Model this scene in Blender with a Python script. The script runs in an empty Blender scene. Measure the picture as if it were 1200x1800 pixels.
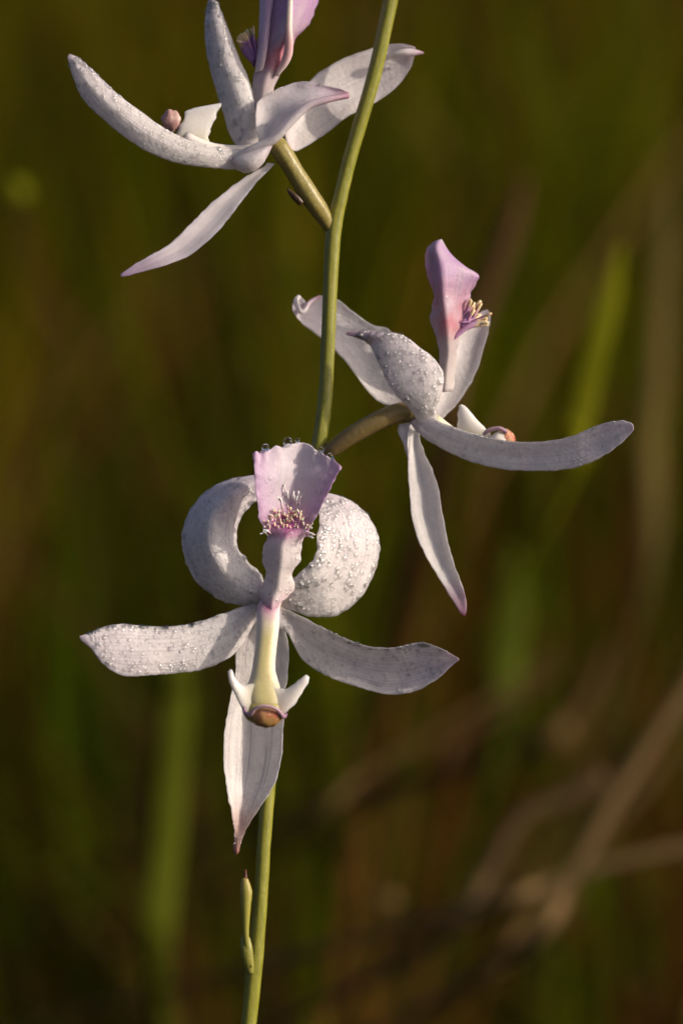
import bpy, math, random
import numpy as np
from mathutils import Vector, Matrix, noise

# ------------------------------------------------------------------ camera, world, sun
scene = bpy.context.scene
COL = scene.collection
PITCH = math.radians(8.0)          # camera looks slightly down over the meadow
DIST = 0.30                        # camera to front flower (m)
FOCUS_PT = Vector((0.0, 0.0, 0.30))  # where the orchid's raceme hangs above the soil
ROT = Matrix.Rotation(-PITCH, 3, 'X')
VIEW = ROT @ Vector((0, 1, 0))

cam_d = bpy.data.cameras.new('camera')
cam = bpy.data.objects.new('camera', cam_d)
COL.objects.link(cam)
cam.location = FOCUS_PT - VIEW * DIST
cam.rotation_euler = (math.radians(90) - PITCH, 0, 0)
cam_d.sensor_fit = 'VERTICAL'
cam_d.sensor_height = 36.0
cam_d.lens = 120.0                 # 90 mm of subject height at 300 mm
cam_d.clip_start = 0.005
cam_d.clip_end = 500.0
cam_d.dof.use_dof = True
cam_d.dof.focus_distance = DIST + 0.0002
cam_d.dof.aperture_fstop = 20.0
scene.camera = cam

TO_SUN = Vector((0.87, -0.27, 0.42)).normalized()
world = bpy.data.worlds.new('World')
scene.world = world
world.use_nodes = True
wn = world.node_tree.nodes
sky = wn.new('ShaderNodeTexSky')
sky.sky_type = 'NISHITA'
sky.sun_disc = False
sky.air_density = 0.4
sky.dust_density = 4.0
sky.ozone_density = 0.3
sky.sun_elevation = math.asin(TO_SUN.z)
sky.sun_rotation = math.atan2(TO_SUN.x, TO_SUN.y)
world.node_tree.links.new(sky.outputs[0], wn['Background'].inputs[0])
wn['Background'].inputs[1].default_value = 0.14

sun_d = bpy.data.lights.new('sun', 'SUN')
sun_d.energy = 3.7
sun_d.angle = math.radians(1.2)
sun_d.color = (1.0, 0.87, 0.72)
sun = bpy.data.objects.new('sun', sun_d)
COL.objects.link(sun)
sun.location = (2, -1.5, 2)
sun.rotation_euler = TO_SUN.to_track_quat('Z', 'Y').to_euler()

scene.view_settings.view_transform = 'Standard'
scene.view_settings.look = 'None'
scene.view_settings.gamma = 1.0
scene.view_settings.exposure = -0.12
scene.cycles.use_denoising = True
scene.cycles.max_bounces = 12
scene.cycles.diffuse_bounces = 7
scene.cycles.transparent_max_bounces = 16
scene.cycles.sample_clamp_indirect = 6.0

# ------------------------------------------------------------------ helpers
S = 0.00005                        # 0.05 mm: one measuring unit of the plant
random.seed(7)
RNG = np.random.default_rng(11)


def L(x, y, d):
    """plant measuring grid (x right, y down, d back, units of S) -> world point"""
    k = 1.0 + d * S / DIST
    return FOCUS_PT + ROT @ Vector(((x - 600) * S * k, d * S, (900 - y) * S * k))


def lin(c):
    return tuple(((v / 12.92) if v <= 0.04045 else ((v + 0.055) / 1.055) ** 2.4) for v in c)


def empty(name, loc, parent=None):
    o = bpy.data.objects.new(name, None)
    COL.objects.link(o)
    o.empty_display_size = 0.002
    o['_w'] = tuple(loc)
    if parent:
        o.parent = parent
        o.location = Vector(loc) - Vector(parent['_w'])
    else:
        o.location = loc
    return o


def tag(o, label, cat=None, group=None, kind=None):
    if label: o['label'] = label
    if cat: o['category'] = cat
    if group: o['group'] = group
    if kind: o['kind'] = kind
    return o


def mesh_obj(name, V, F, mat, parent=None, uv=None, col=None, smooth=True, origin=None):
    V = np.asarray([tuple(v) for v in V], dtype=np.float64) if not isinstance(V, np.ndarray) else V
    if origin is None:
        origin = V.mean(axis=0)
    origin = np.asarray(tuple(origin), dtype=np.float64)
    me = bpy.data.meshes.new(name)
    me.from_pydata((V - origin).tolist(), [], F)
    if uv is not None:
        ul = me.uv_layers.new(name='UVMap')
        li = np.zeros(len(me.loops), dtype=np.int32)
        me.loops.foreach_get('vertex_index', li)
        ul.data.foreach_set('uv', np.asarray(uv, dtype=np.float32)[li].ravel())
    if col is not None:
        ca = me.color_attributes.new('pigment', 'FLOAT_COLOR', 'POINT')
        ca.data.foreach_set('color', np.asarray(col, dtype=np.float32).ravel())
    if smooth:
        me.polygons.foreach_set('use_smooth', [True] * len(me.polygons))
    me.materials.append(mat)
    me.update()
    o = bpy.data.objects.new(name, me)
    COL.objects.link(o)
    o['_w'] = tuple(float(q) for q in origin)
    if parent:
        o.parent = parent
        o.location = Vector(origin) - Vector(parent['_w'])
    else:
        o.location = Vector(origin)
    return o


def cr(pts, t):
    """Catmull-Rom through pts, t in 0..1"""
    n = len(pts)
    f = min(max(t, 0), 1) * (n - 1)
    i = min(int(f), n - 2)
    u = f - i
    p1, p2 = pts[i], pts[i + 1]
    p0 = pts[i - 1] if i > 0 else p1 * 2 - p2
    p3 = pts[i + 2] if i + 2 < n else p2 * 2 - p1
    return 0.5 * ((2 * p1) + (p2 - p0) * u + (2 * p0 - 5 * p1 + 4 * p2 - p3) * u * u + (3 * p1 - p0 - 3 * p2 + p3) * u ** 3)


SHEETS = {}


def sheet_data(stations, nu=56, nv=22, k=2.0, thick=6.0, wav=1.2, edge=0.8, seed=0, rag=0.0):
    """stations: (A, B, mid_depth_offset) or (A, B, M); a petal lofted between two margins, with real thickness"""
    A = [Vector(s[0]) for s in stations]
    B = [Vector(s[1]) for s in stations]
    M = []
    for s, a, b in zip(stations, A, B):
        m = s[2]
        if isinstance(m, (int, float)):
            M.append((a + b) / 2 + Vector((0, 0, m)))
        else:
            M.append(Vector(m))
    P = np.zeros((nu, nv, 3))
    for i in range(nu):
        u = i / (nu - 1)
        a, b, m = cr(A, u), cr(B, u), cr(M, u)
        c = m - (a + b) / 2
        for j in range(nv):
            v = j / (nv - 1)
            v2 = 0.5 - 0.5 * math.cos(math.pi * v)
            v2 = 0.5 * v + 0.5 * v2
            f = 1 - abs(2 * v2 - 1) ** k
            p = a.lerp(b, v2) + c * f
            q = Vector((p.x * 0.018 + seed * 7.3, p.y * 0.018, p.z * 0.018))
            p = p + Vector((0, 0, 1)) * noise.noise(q) * wav * 2.2
            q2 = q * 5.5
            e = abs(2 * v2 - 1) ** 8
            w = (b - a)
            if w.length > 1e-4:
                p = p + w.normalized() * (noise.noise(q2) * edge * 2 * e)
                p = p + Vector((0, 0, 1)) * (noise.noise(q2 + Vector((9, 1, 4))) * edge * 2.4 * e)
            if rag and u > 0.9:
                g = (u - 0.9) / 0.1
                p = p + Vector((0, 1, 0)) * g * rag * (noise.noise(Vector((p.x * 0.11, 3.1, seed))) + 0.7 * noise.noise(Vector((p.x * 0.3, 7.7, seed))))
                p = p + Vector((0, 0, 1)) * g * rag * noise.noise(Vector((p.x * 0.13, 9.1, seed)))
            P[i, j] = L(p.x, p.y, p.z)
    du = np.gradient(P, axis=0)
    dv = np.gradient(P, axis=1)
    N = np.cross(dv, du)
    N /= np.maximum(np.linalg.norm(N, axis=2, keepdims=True), 1e-12)
    # normals face the viewer's side (towards -d) on average: keep loft orientation
    vv = np.linspace(0, 1, nv)
    uu = np.linspace(0, 1, nu)
    prof = (1 - 0.9 * np.abs(2 * vv - 1) ** 4)[None, :] * (1 - 0.6 * uu[:, None] ** 8)
    th = thick * S * prof[..., None] * 0.5
    top = P + N * th
    bot = P - N * th
    return top, bot, N, P


def sheet_mesh(top, bot):
    nu, nv = top.shape[:2]
    V = np.concatenate([top.reshape(-1, 3), bot.reshape(-1, 3)])
    n = nu * nv
    F = []
    for i in range(nu - 1):
        for j in range(nv - 1):
            a = i * nv + j
            F.append((a, a + 1, a + nv + 1, a + nv))
            F.append((n + a, n + a + nv, n + a + nv + 1, n + a + 1))
    for i in range(nu - 1):
        a = i * nv
        F.append((a, a + nv, n + a + nv, n + a))
        a = i * nv + nv - 1
        F.append((a, n + a, n + a + nv, a + nv))
    for j in range(nv - 1):
        F.append((j, n + j, n + j + 1, j + 1))
        a = (nu - 1) * nv + j
        F.append((a, a + 1, n + a + 1, n + a))
    uvg = np.stack(np.meshgrid(np.linspace(0, 1, nu), np.linspace(0, 1, nv), indexing='ij'), axis=2).reshape(-1, 2)
    return V, F, np.concatenate([uvg, uvg])


def sheet(name, stations, mat, parent, key=None, label=None, **kw):
    top, bot, N, P = sheet_data(stations, **kw)
    V, F, uv = sheet_mesh(top, bot)
    o = mesh_obj(name, V, F, mat, parent, uv=uv)
    if label: o['label'] = label
    if key: SHEETS[key] = (top, bot, N)
    return o


def tube_data(pts, radii, sides=14, n=40, ell=1.0, ripple=0.0, seed=0, cap=True):
    """pts: world Vectors; radii in metres per point"""
    C = [cr(pts, i / (n - 1)) for i in range(n)]
    R = [cr([Vector((r, 0, 0)) for r in radii], i / (n - 1)).x for i in range(n)]
    V, F, UV = [], [], []
    up = Vector((0.3, -1, 0.1)).normalized()
    for i in range(n):
        t = (C[min(i + 1, n - 1)] - C[max(i - 1, 0)]).normalized()
        x = t.cross(up)
        if x.length < 1e-3: x = t.cross(Vector((1, 0, 0)))
        x.normalize()
        y = x.cross(t).normalized()
        for j in range(sides):
            a = 2 * math.pi * j / sides
            r = R[i]
            if ripple:
                r *= 1 + ripple * noise.noise(Vector((math.cos(a) * 1.5 + seed, math.sin(a) * 1.5, i * 0.35))) \
                    + ripple * 0.7 * math.cos(6 * a)
            V.append(C[i] + x * math.cos(a) * r + y * math.sin(a) * r * ell)
            UV.append((i / (n - 1), j / sides))
    for i in range(n - 1):
        for j in range(sides):
            a, b = i * sides + j, i * sides + (j + 1) % sides
            F.append((a, b, b + sides, a + sides))
    if cap:
        F.append(tuple(range(sides - 1, -1, -1)))
        F.append(tuple((n - 1) * sides + j for j in range(sides)))
    return V, F, UV


def tube(name, pts, radii, mat, parent=None, **kw):
    V, F, UV = tube_data(pts, radii, **kw)
    return mesh_obj(name, V, F, mat, parent, uv=UV)


def ell_data(c, r, seg=20, rings=12, bump=0.0, seed=0, squash=None):
    """ellipsoid in the measuring grid; c, r are (x,y,d)"""
    V, F, UV = [], [], []
    for i in range(rings + 1):
        th = math.pi * i / rings
        for j in range(seg):
            ph = 2 * math.pi * j / seg
            n = Vector((math.sin(th) * math.cos(ph), -math.cos(th), math.sin(th) * math.sin(ph)))
            k = 1 + bump * noise.noise(n * 2.2 + Vector((seed, 0, 0)))
            if squash: k *= squash(n)
            V.append(L(c[0] + n.x * r[0] * k, c[1] + n.y * r[1] * k, c[2] + n.z * r[2] * k))
            UV.append((i / rings, j / seg))
    for i in range(rings):
        for j in range(seg):
            a, b = i * seg + j, i * seg + (j + 1) % seg
            F.append((a, b, b + seg, a + seg))
    return V, F, UV


# ------------------------------------------------------------------ materials
def newmat(name):
    m = bpy.data.materials.new(name)
    m.use_nodes = True
    nt = m.node_tree
    return m, nt, nt.nodes, nt.links, nt.nodes['Principled BSDF']


def ramp(nodes, links, src, stops):
    r = nodes.new('ShaderNodeValToRGB')
    el = r.color_ramp.elements
    rgba = lambda c: (*c, 1) if len(c) == 3 else c
    el[0].position, el[0].color = stops[0][0], rgba(stops[0][1])
    el[-1].position, el[-1].color = stops[-1][0], rgba(stops[-1][1])
    for p, c in stops[1:-1]:
        e = el.new(p)
        e.color = rgba(c)
    links.new(src, r.inputs[0])
    return r


def mixc(nodes, links, fac, a, b, mode='MIX'):
    m = nodes.new('ShaderNodeMix')
    m.data_type = 'RGBA'
    m.blend_type = mode
    for sock, val in ((m.inputs[0], fac), (m.inputs[6], a), (m.inputs[7], b)):
        if hasattr(val, 'node'):
            links.new(val, sock)
        elif isinstance(val, (int, float)):
            sock.default_value = val
        else:
            sock.default_value = (*val, 1)
    return m.outputs[2]


def petal_mat(name, u_stops, edge_col=None, veins=0.28, sparkle=0.5, cells=3000.0, sss=0.9, mid_col=None, rough=0.42, blotch=None, thin=0.0, body=0.28, spot=None):
    m, nt, N, K, bs = newmat(name)
    uv = N.new('ShaderNodeUVMap')
    sep = N.new('ShaderNodeSeparateXYZ')
    K.new(uv.outputs[0], sep.inputs[0])
    tc = N.new('ShaderNodeTexCoord')
    # slightly wandering position along the petal so that colour bands are not ruler straight
    nz = N.new('ShaderNodeTexNoise')
    nz.inputs['Scale'].default_value = 600
    K.new(tc.outputs['Object'], nz.inputs['Vector'])
    ad = N.new('ShaderNodeMath'); ad.operation = 'MULTIPLY_ADD'
    K.new(nz.outputs[0], ad.inputs[0]); ad.inputs[1].default_value = 0.10
    K.new(sep.outputs[0], ad.inputs[2])
    sb = N.new('ShaderNodeMath'); sb.operation = 'SUBTRACT'
    K.new(ad.outputs[0], sb.inputs[0]); sb.inputs[1].default_value = 0.05
    c = ramp(N, K, sb.outputs[0], u_stops).outputs[0]
    va = N.new('ShaderNodeMath'); va.operation = 'MULTIPLY_ADD'
    K.new(sep.outputs[1], va.inputs[0]); va.inputs[1].default_value = 2; va.inputs[2].default_value = -1
    ab = N.new('ShaderNodeMath'); ab.operation = 'ABSOLUTE'
    K.new(va.outputs[0], ab.inputs[0])
    if mid_col:
        r = ramp(N, K, ab.outputs[0], [(0.0, (1, 1, 1)), (0.25, (0.85,) * 3), (0.8, (0, 0, 0))])
        r2 = ramp(N, K, sb.outputs[0], [(0.24, (0, 0, 0)), (0.40, (1, 1, 1))])
        mm = N.new('ShaderNodeMath'); mm.operation = 'MULTIPLY'
        K.new(r.outputs[0], mm.inputs[0]); K.new(r2.outputs[0], mm.inputs[1])
        c = mixc(N, K, mm.outputs[0], c, mid_col)
    if edge_col:
        r = ramp(N, K, ab.outputs[0], [(0.25, (0, 0, 0)), (0.9, (1, 1, 1))])
        r2 = ramp(N, K, sb.outputs[0], [(0.55, (0, 0, 0)), (0.68, (1, 1, 1))])
        mm = N.new('ShaderNodeMath'); mm.operation = 'MULTIPLY'
        K.new(r.outputs[0], mm.inputs[0]); K.new(r2.outputs[0], mm.inputs[1])
        c = mixc(N, K, mm.outputs[0], c, edge_col)
    if blotch:
        bc, sc = blotch
        nb = N.new('ShaderNodeTexNoise'); nb.inputs['Scale'].default_value = sc
        K.new(tc.outputs['Object'], nb.inputs['Vector'])
        r = ramp(N, K, nb.outputs[0], [(0.45, (0, 0, 0)), (0.7, (1, 1, 1))])
        c = mixc(N, K, r.outputs[0], c, bc)
    if spot:
        u0, u1, u2, vm, sc_ = spot
        r3 = ramp(N, K, sb.outputs[0], [(u0, (0, 0, 0)), (u1, (1, 1, 1)), (u2, (0, 0, 0))])
        r4 = ramp(N, K, ab.outputs[0], [(0.1, (1, 1, 1)), (vm, (0, 0, 0))])
        m3 = N.new('ShaderNodeMath'); m3.operation = 'MULTIPLY'
        K.new(r3.outputs[0], m3.inputs[0]); K.new(r4.outputs[0], m3.inputs[1])
        c = mixc(N, K, m3.outputs[0], c, sc_)
    # veins: streaks running the length of the petal
    mp = N.new('ShaderNodeMapping')
    mp.inputs['Scale'].default_value = (1.8, 24, 1)
    K.new(uv.outputs[0], mp.inputs[0])
    vn = N.new('ShaderNodeTexNoise'); vn.inputs['Scale'].default_value = 1.0
    vn.inputs['Detail'].default_value = 3
    K.new(mp.outputs[0], vn.inputs['Vector'])
    r = ramp(N, K, vn.outputs[0], [(0.38, (1, 1, 1)), (0.52, (0, 0, 0))])
    vf = N.new('ShaderNodeMath'); vf.operation = 'MULTIPLY'
    K.new(r.outputs[0], vf.inputs[0]); vf.inputs[1].default_value = veins * 0.75
    c = mixc(N, K, vf.outputs[0], c, (0.46, 0.38, 0.44))
    if thin:
        nm = N.new('ShaderNodeTexNoise'); nm.inputs['Scale'].default_value = 900; nm.inputs['Detail'].default_value = 5
        nm.inputs['Roughness'].default_value = 0.65
        K.new(tc.outputs['Object'], nm.inputs['Vector'])
        r = ramp(N, K, nm.outputs[0], [(0.36, (0.70, 0.70, 0.72)), (0.58, (1, 1, 1))])
        c = mixc(N, K, 0.28, c, r.outputs[0], 'MULTIPLY')
        aw = N.new('ShaderNodeMath'); aw.operation = 'MULTIPLY_ADD'
        K.new(nm.outputs[0], aw.inputs[0]); aw.inputs[1].default_value = 0.5
        K.new(ab.outputs[0], aw.inputs[2])
        r = ramp(N, K, aw.outputs[0], [(0.0, (1, 1, 1)), (0.86, (1, 1, 1)), (1.0, (1 - thin,) * 3)])
        # rescale |v|+noise (0..1.5) into 0..1
        sc = N.new('ShaderNodeMath'); sc.operation = 'MULTIPLY'; sc.inputs[1].default_value = 0.8
        K.new(aw.outputs[0], sc.inputs[0]); K.new(sc.outputs[0], r.inputs[0])
        alpha_src = r.outputs[0]
    # cell pattern of the surface
    vo = N.new('ShaderNodeTexVoronoi'); vo.inputs['Scale'].default_value = cells
    K.new(tc.outputs['Object'], vo.inputs['Vector'])
    r = ramp(N, K, vo.outputs['Distance'], [(0.0, (1, 1, 1)), (0.7, (0.86, 0.86, 0.86))])
    c = mixc(N, K, 0.45, c, r.outputs[0], 'MULTIPLY')
    K.new(c, bs.inputs['Base Color'])
    bs.inputs['Roughness'].default_value = rough
    bs.inputs['Specular IOR Level'].default_value = 0.35
    bs.inputs['Subsurface Weight'].default_value = sss
    bs.inputs['Subsurface Radius'].default_value = (1.0, 0.95, 0.9)
    bs.inputs['Subsurface Scale'].default_value = 0.0007
    nf = N.new('ShaderNodeTexNoise'); nf.inputs['Scale'].default_value = 1500
    nf.inputs['Detail'].default_value = 4
    K.new(tc.outputs['Object'], nf.inputs['Vector'])
    hs = N.new('ShaderNodeMath'); hs.operation = 'MULTIPLY_ADD'
    K.new(vo.outputs['Distance'], hs.inputs[0]); hs.inputs[1].default_value = -0.8
    K.new(nf.outputs[0], hs.inputs[2])
    hv = N.new('ShaderNodeMath'); hv.operation = 'MULTIPLY_ADD'
    K.new(vn.outputs[0], hv.inputs[0]); hv.inputs[1].default_value = 1.2
    K.new(hs.outputs[0], hv.inputs[2])
    bp = N.new('ShaderNodeBump'); bp.inputs['Strength'].default_value = sparkle * body
    bp.inputs['Distance'].default_value = 0.00012
    K.new(hv.outputs[0], bp.inputs['Height'])
    K.new(bp.outputs[0], bs.inputs['Normal'])
    # a wet film that glints
    vg = N.new('ShaderNodeTexVoronoi'); vg.inputs['Scale'].default_value = 4200
    K.new(tc.outputs['Object'], vg.inputs['Vector'])
    bg = N.new('ShaderNodeBump'); bg.inputs['Strength'].default_value = min(1.0, sparkle * 1.3)
    bg.inputs['Distance'].default_value = 0.0002
    K.new(vg.outputs['Distance'], bg.inputs['Height'])
    if thin:
        bs.inputs['Subsurface Weight'].default_value = 0.0
        out = N['Material Output']
        tl = N.new('ShaderNodeBsdfTranslucent')
        warm = mixc(N, K, 0.12, c, (1.0, 0.88, 0.80), 'MULTIPLY')
        K.new(warm, tl.inputs[0]); K.new(bp.outputs[0], tl.inputs[1])
        mx = N.new('ShaderNodeMixShader'); mx.inputs[0].default_value = 0.36
        K.new(bs.outputs[0], mx.inputs[1]); K.new(tl.outputs[0], mx.inputs[2])
        tp = N.new('ShaderNodeBsdfTransparent')
        ma = N.new('ShaderNodeMixShader')
        K.new(alpha_src, ma.inputs[0]); K.new(tp.outputs[0], ma.inputs[1]); K.new(mx.outputs[0], ma.inputs[2])
        K.new(ma.outputs[0], out.inputs[0])
    K.new(bg.outputs[0], bs.inputs['Coat Normal'])
    bs.inputs['Coat Weight'].default_value = 0.55 * min(1.0, sparkle * 1.6)
    bs.inputs['Coat Roughness'].default_value = 0.14
    bs.inputs['Coat IOR'].default_value = 1.4
    return m


WHITE = (0.96, 0.925, 0.905)
WHITE2 = (0.95, 0.885, 0.92)
LILAC = (0.58, 0.40, 0.60)
PALE = (0.74, 0.63, 0.73)
PINK = (0.55, 0.24, 0.36)
M_petal = petal_mat('petal_white', [(0.0, (0.78, 0.70, 0.72)), (0.2, WHITE), (0.8, WHITE2), (1.0, (0.70, 0.60, 0.68))], veins=0.28, sparkle=0.75, thin=0.5, body=0.4)
M_sepal = petal_mat('sepal_white', [(0.0, (0.80, 0.74, 0.76)), (0.25, WHITE), (0.85, WHITE2), (1.0, (0.68, 0.58, 0.64))], veins=0.34, sparkle=0.6, thin=0.5, body=0.4)
M_sepal_tip = petal_mat('sepal_brown_tip', [(0.0, WHITE), (0.56, WHITE), (0.70, (0.68, 0.48, 0.42)), (0.80, (0.50, 0.26, 0.19)), (1.0, (0.40, 0.13, 0.08))], veins=0.6, sparkle=0.5, thin=0.3, body=0.5)
M_sepal_pink = petal_mat('sepal_pink_tip', [(0.0, WHITE), (0.66, WHITE), (0.80, (0.68, 0.46, 0.56)), (0.93, (0.44, 0.16, 0.30))], veins=0.32, sparkle=0.35, thin=0.3)
M_petal_pink = petal_mat('petal_pink_tip', [(0.0, WHITE), (0.6, WHITE2), (0.85, (0.68, 0.50, 0.60)), (1.0, (0.50, 0.26, 0.36))], veins=0.12, sparkle=0.5, thin=0.3)
M_sepal_lilac = petal_mat('sepal_lilac_tip', [(0.0, WHITE), (0.62, WHITE2), (0.84, (0.56, 0.42, 0.58)), (1.0, (0.34, 0.20, 0.40))], veins=0.4, sparkle=0.35, thin=0.3)
M_lip_front = petal_mat('lip_front', [(0.0, (0.66, 0.38, 0.50)), (0.09, (0.80, 0.60, 0.66)), (0.2, (0.93, 0.86, 0.85)), (0.45, (0.92, 0.84, 0.85)), (0.56, (0.86, 0.66, 0.78)), (0.72, (0.88, 0.76, 0.85)), (0.85, (0.92, 0.84, 0.90)), (1.0, (0.92, 0.84, 0.90))],
                        edge_col=(0.74, 0.50, 0.74), spot=(0.51, 0.60, 0.72, 1.0, (0.62, 0.06, 0.40)), veins=0.12, sparkle=0.45, thin=0.12)
M_lip_back = petal_mat('lip_side', [(0.0, (0.80, 0.74, 0.70)), (0.24, (0.74, 0.62, 0.62)), (0.34, (0.78, 0.36, 0.42)), (0.42, (0.78, 0.34, 0.42)), (0.54, (0.74, 0.45, 0.60)), (0.68, (0.70, 0.45, 0.70)), (0.9, (0.68, 0.44, 0.72)), (1.0, (0.74, 0.64, 0.72))],
                       veins=0.32, sparkle=0.4, thin=0.25, blotch=((0.74, 0.60, 0.70), 420))
M_keel = petal_mat('lip_keel', [(0.0, (0.74, 0.60, 0.58)), (0.3, (0.62, 0.40, 0.42)), (0.6, (0.80, 0.70, 0.62)), (1.0, (0.74, 0.60, 0.70))], veins=0.05, sparkle=0.3)
M_flange = petal_mat('lip_flange', [(0.0, (0.74, 0.60, 0.62)), (0.4, (0.66, 0.46, 0.60)), (1.0, (0.62, 0.42, 0.62))], veins=0.05, sparkle=0.3)
M_column = petal_mat('column_skin', [(0.0, (0.78, 0.66, 0.66)), (0.20, (0.74, 0.56, 0.60)), (0.32, (0.80, 0.71, 0.67)), (0.6, (0.78, 0.72, 0.64)), (1.0, (0.62, 0.58, 0.34))],
                     mid_col=(0.60, 0.53, 0.24), spot=(0.12, 0.22, 0.31, 0.75, (0.40, 0.13, 0.26)), veins=0.04, sparkle=0.25, sss=0.7)
M_wing = petal_mat('column_wing', [(0.0, (0.72, 0.65, 0.44)), (0.3, (0.84, 0.77, 0.69)), (1.0, (0.86, 0.79, 0.75))], veins=0.03, sparkle=0.15, sss=0.8)
M_anther = petal_mat('anther_orange', [(0.0, (0.58, 0.40, 0.24)), (0.4, (0.50, 0.25, 0.11)), (0.7, (0.38, 0.22, 0.07)), (1.0, (0.26, 0.18, 0.03))], veins=0.0, sparkle=0.5, sss=0.2, blotch=((0.42, 0.10, 0.05), 1500), rough=0.5)
M_anther_dull = petal_mat('anther_dull', [(0.0, (0.50, 0.30, 0.26)), (0.5, (0.42, 0.24, 0.22)), (1.0, (0.30, 0.16, 0.14))], veins=0.0, sparkle=0.5, sss=0.3, blotch=((0.60, 0.42, 0.36), 1500))
M_cup = petal_mat('column_tip_olive', [(0.0, (0.52, 0.48, 0.22)), (0.5, (0.42, 0.36, 0.08)), (1.0, (0.32, 0.26, 0.03))], veins=0.0, sparkle=0.2, sss=0.4)
M_rim = petal_mat('purple_rim', [(0.0, (0.26, 0.15, 0.24)), (0.5, (0.55, 0.38, 0.42)), (1.0, (0.24, 0.13, 0.22))], veins=0.0, sparkle=0.2, sss=0.3)


def green_mat(name, c1, c2, rough=0.4, sss=0.25, bump=0.25, speck=(0.45, 0.42, 0.14)):
    m, nt, N, K, bs = newmat(name)
    tc = N.new('ShaderNodeTexCoord')
    uv = N.new('ShaderNodeUVMap')
    mp = N.new('ShaderNodeMapping'); mp.inputs['Scale'].default_value = (60, 9, 1)
    K.new(uv.outputs[0], mp.inputs[0])
    n1 = N.new('ShaderNodeTexNoise'); n1.inputs['Scale'].default_value = 1; n1.inputs['Detail'].default_value = 4
    K.new(mp.outputs[0], n1.inputs['Vector'])
    c = ramp(N, K, n1.outputs[0], [(0.3, c1), (0.7, c2)]).outputs[0]
    n2 = N.new('ShaderNodeTexVoronoi'); n2.inputs['Scale'].default_value = 3200
    K.new(tc.outputs['Object'], n2.inputs['Vector'])
    r = ramp(N, K, n2.outputs['Distance'], [(0.0, (1, 1, 1)), (0.28, (0, 0, 0))])
    c = mixc(N, K, r.outputs[0], c, speck)
    K.new(c, bs.inputs['Base Color'])
    bs.inputs['Roughness'].default_value = rough
    bs.inputs['Subsurface Weight'].default_value = sss
    bs.inputs['Subsurface Radius'].default_value = (0.8, 1.0, 0.2)
    bs.inputs['Subsurface Scale'].default_value = 0.0005
    n3 = N.new('ShaderNodeTexNoise'); n3.inputs['Scale'].default_value = 2500
    K.new(tc.outputs['Object'], n3.inputs['Vector'])
    bp = N.new('ShaderNodeBump'); bp.inputs['Strength'].default_value = bump; bp.inputs['Distance'].default_value = 0.00015
    K.new(n3.outputs[0], bp.inputs['Height'])
    K.new(bp.outputs[0], bs.inputs['Normal'])
    return m


M_stem = green_mat('stem_green', (0.185, 0.19, 0.014), (0.27, 0.26, 0.035), speck=(0.36, 0.34, 0.09))
M_pedicel = green_mat('pedicel_olive', (0.22, 0.19, 0.04), (0.32, 0.25, 0.08))
M_pedicel_shade = green_mat('pedicel_painted_shade', (0.16, 0.118, 0.035), (0.23, 0.165, 0.065), speck=(0.24, 0.18, 0.10))  # pedicel green turned darker and browner: the near petal's shade painted into the colour
M_bract = green_mat('bract_yellow_green', (0.20, 0.20, 0.03), (0.27, 0.25, 0.045))
M_bract_dark = green_mat('bract_dark', (0.05, 0.03, 0.02), (0.09, 0.05, 0.03), speck=(0.12, 0.07, 0.04))


def bract_mat():
    m, nt, N, K, bs = newmat('bract_red_tip')
    uv = N.new('ShaderNodeUVMap')
    sep = N.new('ShaderNodeSeparateXYZ'); K.new(uv.outputs[0], sep.inputs[0])
    r = ramp(N, K, sep.outputs[0], [(0.0, (0.18, 0.18, 0.02)), (0.5, (0.30, 0.28, 0.04)), (0.74, (0.32, 0.26, 0.06)), (0.82, (0.13, 0.035, 0.015)), (1.0, (0.08, 0.015, 0.012))])
    K.new(r.outputs[0], bs.inputs['Base Color'])
    bs.inputs['Roughness'].default_value = 0.5
    bs.inputs['Subsurface Weight'].default_value = 0.3
    bs.inputs['Subsurface Scale'].default_value = 0.0005
    return m


M_bract_tip = bract_mat()


def hair_mat(name, shaft, shaft2, tip):
    m, nt, N, K, bs = newmat(name)
    uv = N.new('ShaderNodeUVMap')
    sep = N.new('ShaderNodeSeparateXYZ'); K.new(uv.outputs[0], sep.inputs[0])
    r = ramp(N, K, sep.outputs[0], [(0.0, shaft), (0.5, shaft2), (0.62, tip), (1.0, tip)])
    K.new(r.outputs[0], bs.inputs['Base Color'])
    bs.inputs['Roughness'].default_value = 0.45
    bs.inputs['Subsurface Weight'].default_value = 0.3
    bs.inputs['Subsurface Scale'].default_value = 0.0003
    return m


M_hair = hair_mat('lip_hair_magenta', (0.72, 0.14, 0.50), (0.82, 0.46, 0.66), (0.95, 0.84, 0.58))
M_hair_white = hair_mat('lip_hair_white', (0.84, 0.70, 0.78), (0.90, 0.82, 0.84), (0.92, 0.86, 0.84))
M_hair_pink = hair_mat('lip_hair_pink', (0.56, 0.30, 0.52), (0.62, 0.36, 0.54), (0.72, 0.58, 0.34))
M_hair_purple = hair_mat('lip_hair_purple', (0.30, 0.14, 0.34), (0.34, 0.16, 0.36), (0.60, 0.46, 0.26))


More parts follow.
